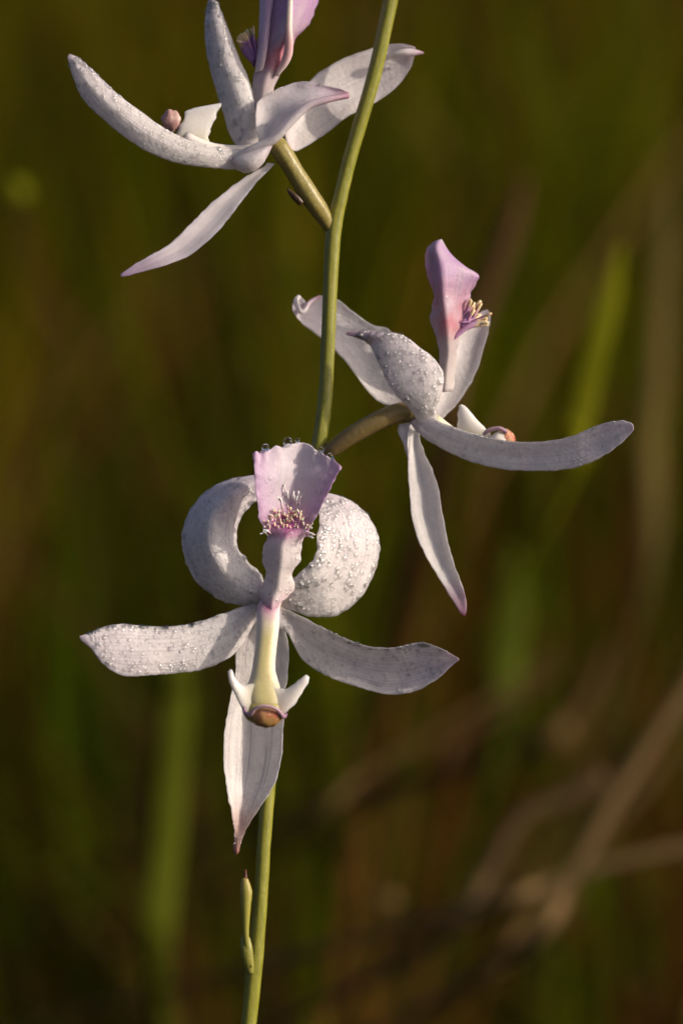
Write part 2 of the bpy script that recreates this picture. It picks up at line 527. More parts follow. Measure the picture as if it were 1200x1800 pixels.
def bead_mat():
    m, nt, N, K, bs = newmat('dew_film')
    N.remove(bs)
    out = N['Material Output']
    tr = N.new('ShaderNodeBsdfTransparent'); tr.inputs[0].default_value = (0.98, 0.98, 0.98, 1)
    pr = N.new('ShaderNodeBsdfGlossy'); pr.inputs['Roughness'].default_value = 0.13
    fr = N.new('ShaderNodeFresnel'); fr.inputs[0].default_value = 1.33
    mu = N.new('ShaderNodeMath'); mu.operation = 'MULTIPLY_ADD'; mu.inputs[1].default_value = 0.18; mu.inputs[2].default_value = 0.10
    mu.use_clamp = True
    K.new(fr.outputs[0], mu.inputs[0])
    mx = N.new('ShaderNodeMixShader')
    K.new(mu.outputs[0], mx.inputs[0]); K.new(tr.outputs[0], mx.inputs[1]); K.new(pr.outputs[0], mx.inputs[2])
    K.new(mx.outputs[0], out.inputs[0])
    return m


M_bead = bead_mat()
m, nt, N_, K_, bs_ = newmat('dew_water')
bs_.inputs['Base Color'].default_value = (0.97, 0.98, 0.98, 1)
bs_.inputs['Transmission Weight'].default_value = 1.0
bs_.inputs['IOR'].default_value = 1.33
bs_.inputs['Roughness'].default_value = 0.03
M_water = m


def ground_mat():
    m, nt, N, K, bs = newmat('soil')
    tc = N.new('ShaderNodeTexCoord')
    n1 = N.new('ShaderNodeTexNoise'); n1.inputs['Scale'].default_value = 9; n1.inputs['Detail'].default_value = 8
    K.new(tc.outputs['Object'], n1.inputs['Vector'])
    c = ramp(N, K, n1.outputs[0], [(0.3, (0.018, 0.009, 0.004)), (0.55, (0.034, 0.019, 0.007)), (0.75, (0.028, 0.025, 0.006))])
    K.new(c.outputs[0], bs.inputs['Base Color'])
    bs.inputs['Roughness'].default_value = 1.0
    bs.inputs['Specular IOR Level'].default_value = 0.0
    n2 = N.new('ShaderNodeTexNoise'); n2.inputs['Scale'].default_value = 120; n2.inputs['Detail'].default_value = 6
    K.new(tc.outputs['Object'], n2.inputs['Vector'])
    bp = N.new('ShaderNodeBump'); bp.inputs['Distance'].default_value = 0.01
    K.new(n2.outputs[0], bp.inputs['Height']); K.new(bp.outputs[0], bs.inputs['Normal'])
    return m


def grass_mat(name, attr=True, col=None, transl=0.35):
    m, nt, N, K, bs = newmat(name)
    out = N['Material Output']
    bs.inputs['Roughness'].default_value = 0.55
    bs.inputs['Specular IOR Level'].default_value = 0.0
    if attr:
        a = N.new('ShaderNodeAttribute'); a.attribute_name = 'pigment'
        src = a.outputs['Color']
    else:
        tc = N.new('ShaderNodeTexCoord')
        n1 = N.new('ShaderNodeTexNoise'); n1.inputs['Scale'].default_value = 40; n1.inputs['Detail'].default_value = 4
        K.new(tc.outputs['Object'], n1.inputs['Vector'])
        c2 = tuple(v * 0.6 for v in col)
        src = ramp(N, K, n1.outputs[0], [(0.3, c2), (0.65, col)]).outputs[0]
    K.new(src, bs.inputs['Base Color'])
    tl = N.new('ShaderNodeBsdfTranslucent')
    K.new(src, tl.inputs[0])
    mx = N.new('ShaderNodeMixShader'); mx.inputs[0].default_value = transl
    K.new(bs.outputs[0], mx.inputs[1]); K.new(tl.outputs[0], mx.inputs[2])
    K.new(mx.outputs[0], out.inputs[0])
    return m


M_grass = grass_mat('meadow_grass_blades')

# ------------------------------------------------------------------ ground
def build_ground():
    n = 90
    V, F = [], []
    # finer near the plant, reaching the horizon far behind
    ax = [math.copysign(abs(t) ** 3, t) * 150 for t in np.linspace(-1, 1, n)]
    for y in ax:
        for x in ax:
            r = math.hypot(x, y)
            h = 0.02 * noise.noise(Vector((x * 1.3, y * 1.3, 0))) * min(1, r * 2)
            h += 0.5 * noise.noise(Vector((x * 0.03, y * 0.03, 3))) * min(1, max(0, r - 8) / 30)
            V.append((x, y, h))
    for i in range(n - 1):
        for j in range(n - 1):
            a = i * n + j
            F.append((a, a + 1, a + n + 1, a + n))
    o = mesh_obj('ground', V, F, ground_mat(), origin=(0, 0, 0))
    o['kind'] = 'structure'
    o['label'] = 'dark bare soil between the meadow grasses'
    return o


build_ground()


# ------------------------------------------------------------------ meadow behind the orchid
PAL = {
    'green': [(0.085, 0.115, 0.0025), (0.130, 0.140, 0.003), (0.060, 0.095, 0.003), (0.165, 0.165, 0.003)],
    'olive': [(0.140, 0.118, 0.004), (0.100, 0.086, 0.004), (0.165, 0.122, 0.005)],
    'brown': [(0.115, 0.055, 0.010), (0.140, 0.070, 0.016), (0.085, 0.036, 0.007)],
    'straw': [(0.230, 0.140, 0.045), (0.200, 0.115, 0.040)],
}


def build_meadow():
    V, F, C = [], [], []
    base = 0

    def blade(x, y, h, w, lean, az, col, seg=5):
        nonlocal base
        dx, dy = math.cos(az) * lean, math.sin(az) * lean
        fa = random.uniform(0, math.pi)
        wx, wy = math.cos(fa) * w / 2, math.sin(fa) * w / 2
        z0 = -0.03
        for i in range(seg + 1):
            t = i / seg
            px, py = x + dx * t * t * h, y + dy * t * t * h
            pz = z0 + (h - z0) * (t - 0.25 * lean * t * t)
            k = (1 - t) ** 0.6 if t < 1 else 0.02
            k = max(k, 0.03)
            V.append((px - wx * k, py - wy * k, pz)); V.append((px + wx * k, py + wy * k, pz))
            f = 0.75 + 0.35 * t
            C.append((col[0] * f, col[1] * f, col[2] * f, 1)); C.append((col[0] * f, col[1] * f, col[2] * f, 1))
        for i in range(seg):
            a = base + 2 * i
            F.append((a, a + 1, a + 3, a + 2))
        base += 2 * (seg + 1)

    def shade(k, g=1.0):
        c = random.choice(PAL[k])
        f = random.uniform(0.75, 1.3) * g
        return tuple(v * f for v in c)

    def pick(x, y):
        side = x / (0.1 * (y + 0.3) + 0.05)          # greener to one side, browner to the other
        g = noise.noise(Vector((x * 6, y * 1.5, 5)))
        r = random.random() + g * 0.5 - 0.24 * max(-1.5, min(1.5, side)) + 0.04
        if y > 3.5: r -= 0.14
        return 'green' if r > 0.55 else 'olive' if r > 0.32 else 'brown' if r > -0.02 else 'straw'

    # tussocks of tall blades behind the orchid, with gaps of shade between them
    for (y0, y1, n, half, hmin, hmax, wmin, wmax, spread) in [
            (0.50, 1.0, 64, 0.50, 0.16, 0.38, 0.002, 0.0045, 0.012),
            (1.0, 1.8, 170, 0.75, 0.20, 0.44, 0.003, 0.006, 0.018),
            (1.8, 3.2, 230, 1.1, 0.22, 0.50, 0.004, 0.009, 0.026),
            (3.2, 5.5, 160, 1.7, 0.26, 0.56, 0.008, 0.016, 0.055),
            (5.5, 9.0, 130, 2.6, 0.34, 0.72, 0.012, 0.025, 0.12),
            (9.0, 18.0, 230, 4.2, 0.6, 1.25, 0.02, 0.04, 0.22)]:
        for _ in range(n):
            y = random.uniform(y0, y1)
            x = random.uniform(-half, half)
            k = pick(x, y)
            hh = random.uniform(hmin, hmax)
            g = random.choice((0.2, 0.45, 0.8, 1.25, 1.9)) * (0.8 if y < 2.5 else 0.58)
            c0 = random.choice(PAL[k])
            az0 = random.uniform(0, 2 * math.pi)
            for _b in range(random.randint(10, 26) if y < 3.2 else random.randint(26, 44)):
                bx, by = x + random.gauss(0, spread), y + random.gauss(0, spread)
                kk = k if random.random() < 0.86 else random.choice(('brown', 'straw', 'olive'))
                lean = random.uniform(0.05, 0.4) if kk in ('green', 'olive') else random.uniform(0.1, 0.8)
                blade(bx, by, hh * random.uniform(0.6, 1.1), random.uniform(wmin, wmax), lean, az0 + random.gauss(0, 1.4), tuple(q * g * random.uniform(0.8, 1.2) for q in c0) if kk == k else shade(kk, g))
    # short turf all round, also under the camera
    for _ in range(5200):
        y = random.uniform(-0.5, 1.2)
        x = random.uniform(-0.8, 0.8)
        col = shade(pick(x, max(y, 0.3)))
        blade(x, y, random.uniform(0.03, 0.12), random.uniform(0.0015, 0.004), random.uniform(0.1, 0.9), random.uniform(0, 6.28), col, seg=4)
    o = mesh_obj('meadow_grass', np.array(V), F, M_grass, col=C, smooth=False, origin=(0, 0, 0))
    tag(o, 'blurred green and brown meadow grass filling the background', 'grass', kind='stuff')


build_meadow()

# separate blades and dry stems that can be told apart in the blur
BG_MATS = {}


def bgmat(col):
    if col not in BG_MATS:
        BG_MATS[col] = grass_mat('blade_' + '_'.join(str(int(v * 1000)) for v in col), attr=False, col=col, transl=0.3)
    return BG_MATS[col]


def bg_blade(name, label, cat, cam_dist, path, width, col, flat=0.25, group=None, back=0.45, taper=True):
    d = (cam_dist - DIST) / S
    pts = [L(x, y, d) for x, y in path]
    # carry on down to the soil along its own lean
    t = (pts[-1] - pts[-2]).normalized()
    p = pts[-1]
    if t.z > -0.35: t = Vector((t.x, t.y, -0.5)).normalized()
    n = 4
    dz = p.z + 0.015
    for i in range(1, n + 1):
        f = i / n
        horiz = Vector((t.x, t.y, 0)) * (dz / max(-t.z, 0.3)) * (f - 0.5 * f * f) + Vector((0, back * f, 0))
        q = p + horiz
        q.z = p.z - dz * f
        pts.append(q)
    m = len(pts)
    radii = []
    for i in range(m):
        f = i / (m - 1)
        k = min(1.0, 0.15 + f * 6) if taper else 1.0
        radii.append(width / 2 * k * (1.0 if i < len(path) else 0.6))
    V, F, UV = tube_data(pts, radii, sides=8, n=36, ell=flat)
    o = mesh_obj(name, V, F, bgmat(col), uv=UV, origin=pts[-1])
    return tag(o, label, cat, group)


G1, G2, G3 = (0.10, 0.115, 0.010), (0.16, 0.17, 0.012), (0.075, 0.095, 0.010)
T1, T2, T3 = (0.20, 0.125, 0.05), (0.16, 0.095, 0.04), (0.12, 0.066, 0.028)
bg_blade('grass_blade', 'upright pale green grass blade below the left sepal of the forward-facing flower', 'grass blade', 0.56,
         [(318, 1120), (312, 1220), (302, 1350), (290, 1500), (275, 1680)], 0.0058, G1)
bg_blade('grass_blade', 'bright green grass blade leaning behind the upturned sepal of the flower facing right', 'grass blade', 0.50,
         [(1090, 430), (1066, 530), (1036, 650), (1012, 765), (996, 860)], 0.0044, (0.16, 0.165, 0.008), back=0.9)
bg_blade('grass_blade', 'dark green grass blade standing behind the drooping pink-tipped sepal', 'grass blade', 0.70,
         [(905, 960), (895, 1060), (888, 1160), (880, 1280)], 0.0080, G3)
bg_blade('grass_blade', 'faint straw-coloured upright blade beside the right-hand bright green blade', 'grass blade', 0.72,
         [(1172, 320), (1165, 450), (1158, 600), (1145, 760), (1135, 1000)], 0.0050, (0.17, 0.13, 0.04))
bg_blade('dry_grass_stem', 'long tan dry stem slanting up through the dark lower grass', 'grass stem', 0.54,
         [(1260, 1120), (1190, 1230), (1083, 1395), (996, 1547), (908, 1670)], 0.0028, (0.26, 0.17, 0.075), flat=0.8, taper=False)
bg_blade('dry_grass_stem', 'pinkish bent dry stem crossing beside the long tan stem', 'grass stem', 0.55,
         [(1060, 1360), (990, 1405), (908, 1442), (850, 1547), (755, 1660)], 0.0026, (0.22, 0.14, 0.07), flat=0.8, taper=False)
bg_blade('dry_grass_stem', 'nearly level golden dry stem crossing the long tan stem', 'grass stem', 0.53,
         [(1300, 1470), (1200, 1490), (1054, 1523), (940, 1560), (800, 1605)], 0.0020, (0.26, 0.17, 0.075), flat=0.8, taper=False)
bg_blade('dry_grass_stem', 'faint short brown stem slanting above the other dry stems', 'grass stem', 0.75,
         [(1075, 1130), (1040, 1200), (990, 1275), (900, 1320)], 0.0045, T2, flat=0.8)
bg_blade('dry_grass_stem', 'soft brown dry stem rising behind the lip of the flower facing right', 'grass stem', 0.66,
         [(925, 300), (895, 400), (850, 520), (800, 640), (770, 800)], 0.0050, T3, flat=0.8)



def seed_stem(label, cam_dist, x, y, rx, ry, col):
    d = (cam_dist - DIST) / S
    c = L(x, y, d)
    base = Vector((c.x + 0.01, c.y + 0.30, -0.005))
    root = empty('seed_stem', base)
    tag(root, label, 'seed head')
    k = cam_dist / DIST
    v, f, u = ell_data((x, y, d), (rx, ry, rx * k), seg=12, rings=8, bump=0.25, seed=x * 0.01)
    mesh_obj('seed_head', v, f, bgmat(col), root, uv=u)
    mid = c.lerp(base, 0.5) + Vector((0, 0.03, 0.03))
    tube('stalk', [c, mid, base], [0.0005, 0.0006, 0.0008], bgmat(T3), root, sides=6, n=16)


for k in range(6):
    x0 = random.uniform(840, 1180); y0 = random.uniform(1180, 1420)
    ang = random.uniform(0.5, 1.1); ln = random.uniform(260, 480)
    p = [(x0 + 60, y0 - 60 * ang * 1.5), (x0, y0), (x0 - ln * 0.33 * math.cos(ang), y0 + ln * 0.33 * math.sin(ang)), (x0 - ln * 0.7 * math.cos(ang) - 8, y0 + ln * 0.7 * math.sin(ang)), (x0 - ln * math.cos(ang) - 20, y0 + ln * math.sin(ang) + 20)]
    bg_blade('straw_stem', 'thin slanting straw stem in the blurred dry tangle around the tan stems', 'grass stem', random.uniform(0.55, 0.75), p, random.uniform(0.0012, 0.0020), random.choice((T1, T2, T3)), flat=0.8, group='thin straw stems of the dry tangle')


seed_stem('small tan seed head low down beside the green orchid stem', 0.60, 678, 1584, 24, 12, (0.20, 0.13, 0.05))
seed_stem('round yellow-green seed head beyond the tip of the lilac-tipped sepal', 0.62, 28, 336, 24, 22, (0.20, 0.21, 0.012))

# ------------------------------------------------------------------ the orchid
stem_px = [(712, -110, 100), (687, 0, 104), (657, 133, 108), (618, 267, 110), (600, 340, 110), (587, 400, 110), (582, 470, 110), (575, 633, 110),
           (571, 700, 110), (561, 780, 112), (541, 860, 116), (515, 950, 122), (494, 1050, 126), (484, 1150, 126), (482, 1270, 120),
           (472, 1380, 112), (464, 1480, 106), (458, 1580, 104), (452, 1660, 104), (446, 1710, 104), (437, 1800, 104), (420, 1950, 100)]
stem_pts = [L(*p) for p in stem_px]
foot = Vector((stem_pts[-1].x - 0.012, stem_pts[-1].y + 0.02, 0.0))
lastp = stem_pts[-1]
slope = (stem_pts[-1] - stem_pts[-2]).normalized()
for f in (0.2, 0.4, 0.6, 0.8, 1.0):
    p = lastp.lerp(foot, f)
    p.z = lastp.z * (1 - f) - 0.01 * f
    stem_pts.append(p)
stem_r = [11.5, 13, 13, 12.5, 12.5, 14, 13.5, 12.5, 13, 13.5, 13, 12.5, 12.5, 12.5, 12.5, 12.5, 12.5, 12.5, 13.2, 15, 14, 15, 17, 19, 21, 24, 26]
stem_r = [r * S for r in stem_r]

orchid = empty('orchid_plant', foot)
tag(orchid, 'slender wild orchid with three dewy white and lilac flowers on a green stem', 'orchid')
tube('stem', stem_pts, stem_r, M_stem, orchid, sides=20, n=260, ripple=0.045)

# bracts at the lower node
sheet('bract', [((436, 1712, 92), (446, 1712, 92), -3), ((427, 1690, 90), (446, 1690, 90), -4), ((423, 1668, 90), (444, 1668, 90), -5), ((424, 1652, 92), (440, 1652, 92), -4), ((428, 1640, 94), (434, 1640, 94), -1)],
      M_bract, orchid, thick=5, nu=24, nv=10)
sheet('bract', [((436, 1700, 90), (444, 1700, 90), -3), ((430, 1668, 88), (440, 1668, 88), -3), ((427, 1640, 86), (437, 1640, 86), -4), ((424, 1600, 84), (440, 1600, 84), -6), ((422, 1570, 84), (443, 1570, 84), -6), ((424, 1548, 86), (437, 1548, 86), -4), ((429, 1543, 87), (434, 1543, 87), -2), ((430, 1528, 88), (433, 1528, 88), 0)],
      M_bract_tip, orchid, thick=5, nu=30, nv=10, label='yellow-green bract with a withered red-brown tip')


def hairs(name, specs, mat, parent):
    V, F, UV = [], [], []
    for b, t, r in specs:
        b, t = Vector(b), Vector(t)
        mid = b.lerp(t, 0.55) + Vector((random.uniform(-3, 3), random.uniform(-3, 3), random.uniform(-3, 3)))
        pts = [L(*b), L(*mid), L(*(b.lerp(t, 0.85))), L(*t)]
        v, f, u = tube_data(pts, [r * S, r * 0.75 * S, r * random.uniform(1.1, 1.6) * S, r * 0.9 * S], sides=6, n=7)
        o = len(V)
        V += v; UV += u; F += [tuple(i + o for i in q) for q in f]
    return tag(mesh_obj(name, V, F, mat, parent, uv=UV), None, kind='stuff')


# ---------- front flower, facing the viewer
fl = empty('flower', L(480, 1058, 30), orchid)
tag(fl, 'open flower facing forward with two rounded looped petals and a square lilac lip')

# ovary running back to the stem
tube('ovary', [L(490, 1064, 118), L(484, 1062, 70), L(480, 1060, 22), L(480, 1060, 4)], [13 * S, 15 * S, 16 * S, 15 * S], M_pedicel, fl, sides=16, n=16)

sheet('petal', [((468, 1064, 12), (466, 1030, 8), -4), ((430, 1066, 16), (458, 1008, 8), (446, 1040, -2)), ((385, 1054, 22), (438, 988, 12), (412, 1024, -8)), ((344, 1022, 30), (422, 968, 16), (386, 994, -14)), ((322, 972, 38), (416, 944, 20), (370, 958, -16)),
                ((322, 925, 42), (420, 918, 24), (372, 916, -12)), ((345, 880, 44), (436, 893, 30), (392, 882, -4)), ((388, 848, 46), (460, 872, 38), (424, 858, 10)), ((440, 836, 48), (486, 856, 46), (464, 846, 30)), ((488, 836, 56), (505, 850, 54), 0)],
      M_petal, fl, key='f_pl', k=1.55, thick=2.8, wav=2.0, edge=1.6, nu=80, nv=30, seed=1)
sheet('petal', [((490, 1040, 6), (486, 1066, 14), -2), ((508, 1024, 0), (512, 1074, 22), -4), ((530, 1004, -4), (548, 1084, 34), -7), ((548, 986, -6), (592, 1082, 48), -10), ((557, 966, -4), (634, 1050, 62), -12), ((556, 946, 0), (660, 1000, 70), -12), ((560, 928, 8), (667, 955, 72), -11), ((560, 905, 20), (652, 914, 70), -9), ((556, 886, 34), (622, 884, 66), -6), ((550, 876, 44), (588, 869, 62), -4), ((544, 870, 52), (560, 864, 60), 0)],
      M_petal, fl, key='f_pr', k=2.6, thick=2.8, wav=2.6, edge=1.4, nu=80, nv=30, seed=2)
sheet('sepal', [((470, 1052, 10), (466, 1100, 16), -4), ((447, 1060, 10), (448, 1096, 12), -4), ((400, 1075, 4), (420, 1142, -2), -5), ((350, 1092, -8), (372, 1172, -16), -6), ((300, 1101, -20), (315, 1183, -30), -7), ((250, 1100, -32), (265, 1187, -44), -7), ((205, 1096, -44), (218, 1188, -56), -6), ((172, 1106, -52), (182, 1168, -62), -4), ((150, 1115, -58), (160, 1140, -62), -2), ((140, 1119, -60), (143, 1126, -61), 0)],
      M_sepal, fl, key='f_sl', k=2.0, thick=2.8, wav=1.6, edge=0.9, nu=70, nv=26, seed=3)
sheet('sepal', [((482, 1058, 10), (480, 1104, 16), -4), ((500, 1070, 10), (504, 1112, 16), 2), ((540, 1088, 4), (530, 1158, 22), 6), ((590, 1115, -6), (570, 1186, 18), 8), ((640, 1134, -16), (628, 1208, 10), 10), ((690, 1138, -26), (684, 1221, 0), 11), ((735, 1129, -36), (732, 1214, -10), 11), ((765, 1136, -42), (770, 1192, -22), 8), ((790, 1148, -46), (795, 1170, -38), 4), ((805, 1157, -48), (806, 1161, -47), 0)],
      M_sepal, fl, key='f_sr', k=1.9, thick=2.8, wav=1.6, edge=0.9, nu=70, nv=26, seed=4)
sheet('sepal', [((452, 1075, 24), (492, 1078, 24), 8), ((418, 1130, 30), (507, 1130, 30), 12), ((413, 1180, 34), (506, 1180, 34), 15), ((405, 1230, 36), (500, 1230, 36), (440, 1230, 70)), ((394, 1285, 36), (497, 1285, 36), (440, 1285, 74)), ((393, 1340, 34), (494, 1335, 34), (436, 1338, 70)), ((397, 1375, 32), (484, 1375, 32), (430, 1375, 62)), ((402, 1405, 30), (467, 1405, 30), (426, 1405, 52)), ((408, 1435, 28), (446, 1435, 28), (421, 1435, 40)), ((411, 1462, 26), (431, 1462, 26), (419, 1462, 28)), ((411, 1482, 25), (424, 1482, 25), -2), ((411, 1496, 24), (421, 1496, 24), -3), ((414, 1502, 24), (418, 1502, 24), 0)],
      M_sepal_tip, fl, key='f_sd', k=1.25, thick=3.2, wav=1.0, edge=1.2, nu=80, nv=26, seed=5, label='hanging sepal folded along its middle with a pinkish brown tip')
sheet('lip', [((470, 1074, -24), (484, 1074, -24), -6), ((462, 1060, -18), (496, 1058, -18), -12), ((456, 1040, -10), (517, 1036, -8), -18), ((467, 1012, -14), (514, 1008, -14), -22), ((461, 982, -20), (528, 984, -20), -24), ((463, 960, -26), (529, 958, -26), -22), ((470, 942, -32), (540, 938, -32), -14), ((456, 915, -52), (554, 912, -48), 18), ((452, 882, -62), (570, 882, -56), 34), ((449, 846, -64), (585, 850, -60), (518, 838, -24)), ((446, 818, -62), (594, 832, -60), (524, 806, -22)), ((444, 797, -60), (601, 820, -60), (531, 776, -22))],
      M_lip_front, fl, key='f_lip', k=1.15, thick=4.5, wav=1.8, edge=1.4, nu=100, nv=40, seed=6, rag=7.0, label='square lilac lip with a narrow white stalk')
sp, sw = [], []
for i in range(150):
    a = random.uniform(-1, 1)
    row = random.random() ** 1.3
    bx = 505 + a * 37 * (1 - 0.2 * row)
    by = 946 - 38 * row * (1 - 0.4 * a * a) - 6 * abs(a)
    bd = -34 - 6 * row + 4 * (1 - a * a)
    ln = random.uniform(10, 24)
    sp.append(((bx, by, bd), (bx + a * random.uniform(0, 10) + random.uniform(-4, 4), by - ln * random.uniform(0.6, 1.0), bd - ln * random.uniform(0.25, 0.8)), random.uniform(0.9, 1.6)))
for i in range(9):
    a = random.uniform(-1, 1)
    bx = 514 + a * 24
    by = random.uniform(868, 900)
    sw.append(((bx, by, -34), (bx + a * 5, by - random.uniform(9, 20), -37), random.uniform(1.2, 1.8)))
for i in range(14):
    a = random.choice((-1, 1))
    bx = 505 + a * random.uniform(26, 36)
    by = random.uniform(925, 944)
    sw.append(((bx, by, -38), (bx + a * random.uniform(4, 14), by - random.uniform(-4, 6), -48), random.uniform(0.8, 1.2)))
hairs('lip_hair_tuft', sp, M_hair, fl)['label'] = 'tuft of magenta lip hairs with yellow tips'
hairs('lip_hair_tuft', sw, M_hair_white, fl)['label'] = 'short white hairs on the lip blade'

sheet('column', [((472, 1034, 16), (492, 1032, 16), -6), ((460, 1052, 4), (496, 1050, 4), -8), ((452, 1072, -14), (491, 1072, -14), -12), ((452, 1100, -34), (490, 1100, -34), -13), ((449, 1140, -54), (485, 1140, -54), -13), ((444, 1175, -72), (483, 1175, -72), -13), ((439, 1195, -82), (488, 1196, -82), -13), ((431, 1212, -90), (494, 1213, -90), -14), ((430, 1232, -98), (500, 1234, -98), -14), ((438, 1250, -104), (497, 1252, -104), -10)],
      M_column, fl, key='f_col', k=2.6, thick=12, wav=0.5, edge=0.3, nu=60, nv=26, label='white column with a yellow-green stripe down its middle')
sheet('column_wing', [((452, 1200, -100), (446, 1262, -110), -2), ((440, 1202, -101), (434, 1256, -112), -3), ((429, 1204, -103), (421, 1238, -113), -4), ((419, 1200, -105), (411, 1216, -112), -4), ((412, 1190, -106), (405, 1202, -110), -3), ((409, 1181, -106), (402, 1190, -108), -2), ((407, 1176, -106), (402, 1179, -107), 0)],
      M_wing, fl, key='f_wl', thick=5, wav=0.8, edge=1.8, nu=44, nv=18, seed=31)
sheet('column_wing', [((474, 1200, -100), (482, 1264, -110), -2), ((487, 1208, -101), (494, 1259, -112), -3), ((498, 1211, -103), (509, 1246, -113), -4), ((510, 1207, -105), (523, 1230, -112), -4), ((522, 1198, -106), (534, 1213, -110), -3), ((532, 1190, -107), (541, 1200, -109), -2), ((538, 1186, -107), (543, 1190, -107), 0)],
      M_wing, fl, key='f_wr', thick=5, wav=0.8, edge=1.8, nu=44, nv=18, seed=32)
v, f, u = ell_data((464, 1251, -104), (37, 26, 16), squash=lambda n: 1.0 - 0.10 * max(0, n.y) * abs(n.x))
mesh_obj('column_tip', v, f, M_cup, fl, uv=u)
v, f, u = ell_data((467, 1259, -117), (28, 20, 15), bump=0.16, seed=3)
mesh_obj('anther', v, f, M_anther, fl, uv=u)['label'] = 'round orange and rust anther cap'
tube('anther_rim', [L(428, 1240, -112), L(431, 1252, -118), L(440, 1256, -124), L(448, 1246, -130), L(462, 1241, -134), L(478, 1243, -134), L(490, 1250, -130), L(498, 1260, -124), L(503, 1255, -116)],
     [2.5 * S, 3.5 * S, 4 * S, 3.5 * S, 3 * S, 3 * S, 3.5 * S, 4 * S, 2.5 * S], M_rim, fl, sides=8, n=40)

# ---------- middle flower, facing right
fm = empty('flower', L(738, 735, 95), orchid)
tag(fm, 'flower turned to the right, seen from the side, with a pink-tipped hanging sepal')
tube('pedicel', [L(566, 800, 110), L(585, 788, 100), L(620, 764, 92), L(665, 740, 90), L(705, 724, 92), L(738, 728, 96)], [11 * S, 14 * S, 16 * S, 17 * S, 17 * S, 15 * S], M_pedicel_shade, fm, sides=16, n=30, ripple=0.05)
sheet('petal', [((770, 742, 80), (742, 758, 80), 0), ((766, 722, 66), (724, 724, 66), -6), ((776, 690, 56), (703, 702, 60), -9), ((779, 657, 52), (683, 676, 58), -10), ((762, 630, 50), (669, 647, 58), -10), ((738, 611, 50), (660, 626, 60), -9), ((707, 589, 52), (650, 609, 62), -7), ((675, 583, 54), (640, 600, 62), -8), ((645, 581, 58), (628, 594, 62), -4), ((618, 583, 60), (612, 590, 62), 0), ((609, 584, 62), (608, 588, 62), 0)],
      M_petal_pink, fm, key='m_pn', thick=2.8, wav=1.5, edge=0.8, nu=64, nv=26, seed=8, label='near petal beaded with dew ending in a thin pink tip')
sheet('petal', [((722, 690, 120), (720, 714, 112), 2), ((705, 640, 146), (690, 714, 118), 12), ((686, 582, 170), (664, 705, 126), 16), ((655, 571, 176), (640, 680, 136), 18), ((622, 549, 178), (612, 642, 146), 18), ((592, 526, 178), (578, 605, 154), 16), ((562, 520, 178), (548, 582, 160), 12), ((540, 532, 166), (528, 566, 160), 8), ((527, 519, 158), (516, 550, 160), 4), ((516, 527, 158), (513, 540, 160), 0)],
      M_petal, fm, key='m_pf', thick=2.8, wav=1.2, edge=0.8, nu=56, nv=22, seed=9)
tube('petal_tip', [L(526, 521, 156), L(520, 530, 150), L(528, 548, 148), L(536, 545, 152), L(544, 532, 160), L(562, 521, 172)], [4 * S, 5 * S, 4 * S, 4 * S, 4 * S, 3 * S], M_petal_pink, fm, sides=8, n=24)
sheet('sepal', [((758, 742, 128), (772, 742, 128), 0), ((762, 700, 140), (806, 706, 140), 8), ((780, 650, 150), (836, 655, 150), 12), ((800, 600, 158), (852, 602, 158), 12), ((816, 575, 162), (860, 572, 162), 8), ((832, 557, 164), (861, 553, 164), 4), ((848, 546, 166), (857, 544, 166), 0)],
      M_sepal, fm, key='m_sf', thick=2.8, nu=40, nv=20, seed=10)
sheet('lip', [((768, 690, 108), (796, 688, 110), -8), ((769, 650, 108), (800, 648, 110), -10), ((772, 620, 106), (802, 622, 110), -14), ((766, 590, 104), (806, 596, 108), -20), ((756, 562, 102), (812, 572, 106), -26), ((760, 535, 108), (817, 548, 110), (780, 538, 70)), ((762, 515, 112), (824, 524, 108), (777, 512, 66)), ((752, 490, 116), (833, 502, 104), (776, 490, 64)), ((747, 460, 118), (841, 484, 100), (773, 464, 68)), ((749, 440, 114), (822, 472, 98), (767, 440, 76)), ((758, 428, 102), (800, 456, 94), (770, 426, 88)), ((764, 424, 98), (784, 438, 94), (776, 421, 94))],
      M_lip_back, fm, key='m_lip', k=1.1, thick=4.5, wav=1.2, edge=1.6, nu=70, nv=28, seed=11, label='folded lilac lip with a flushed pink base, seen from behind')
sp = []
for i in range(22):
    b = (random.uniform(800, 816), random.uniform(558, 592), random.uniform(98, 114))
    t = (random.uniform(828, 852), 0, random.uniform(86, 124))
    ty = random.choice((random.uniform(524, 545), random.uniform(550, 572)))
    tx = t[0] + (12 if ty > 548 else -4)
    sp.append((b, (tx, ty, t[2]), random.uniform(1.7, 2.6)))
hairs('lip_hair_tuft', sp, M_hair_pink, fm)['label'] = 'pink lip hairs with yellow knobbed tips sticking out'
sheet('lip_fringe', [((795, 600, 100), (806, 580, 104), -4), ((818, 582, 98), (826, 568, 100), -4), ((840, 574, 96), (846, 562, 98), -2), ((854, 568, 96), (856, 562, 96), 0)], M_hair_pink, fm, thick=5, nu=20, nv=8)
sheet('sepal', [((742, 722, 84), (720, 744, 92), -4), ((772, 740, 60), (742, 768, 74), -4), ((810, 755, 40), (782, 792, 56), -2), ((855, 768, 20), (828, 812, 36), 2), ((905, 776, 0), (885, 825, 14), 4), ((955, 776, -18), (945, 828, -6), 5), ((1002, 767, -34), (1000, 824, -24), 5), ((1045, 749, -48), (1048, 808, -40), 4), ((1082, 740, -58), (1086, 783, -54), 3), ((1104, 741, -64), (1106, 764, -62), 1), ((1112, 747, -66), (1113, 755, -66), 0)],
      M_sepal, fm, key='m_sn', k=1.5, thick=3.6, wav=1.2, edge=0.8, nu=70, nv=24, seed=12, label='long upcurved sepal reaching out to one side')
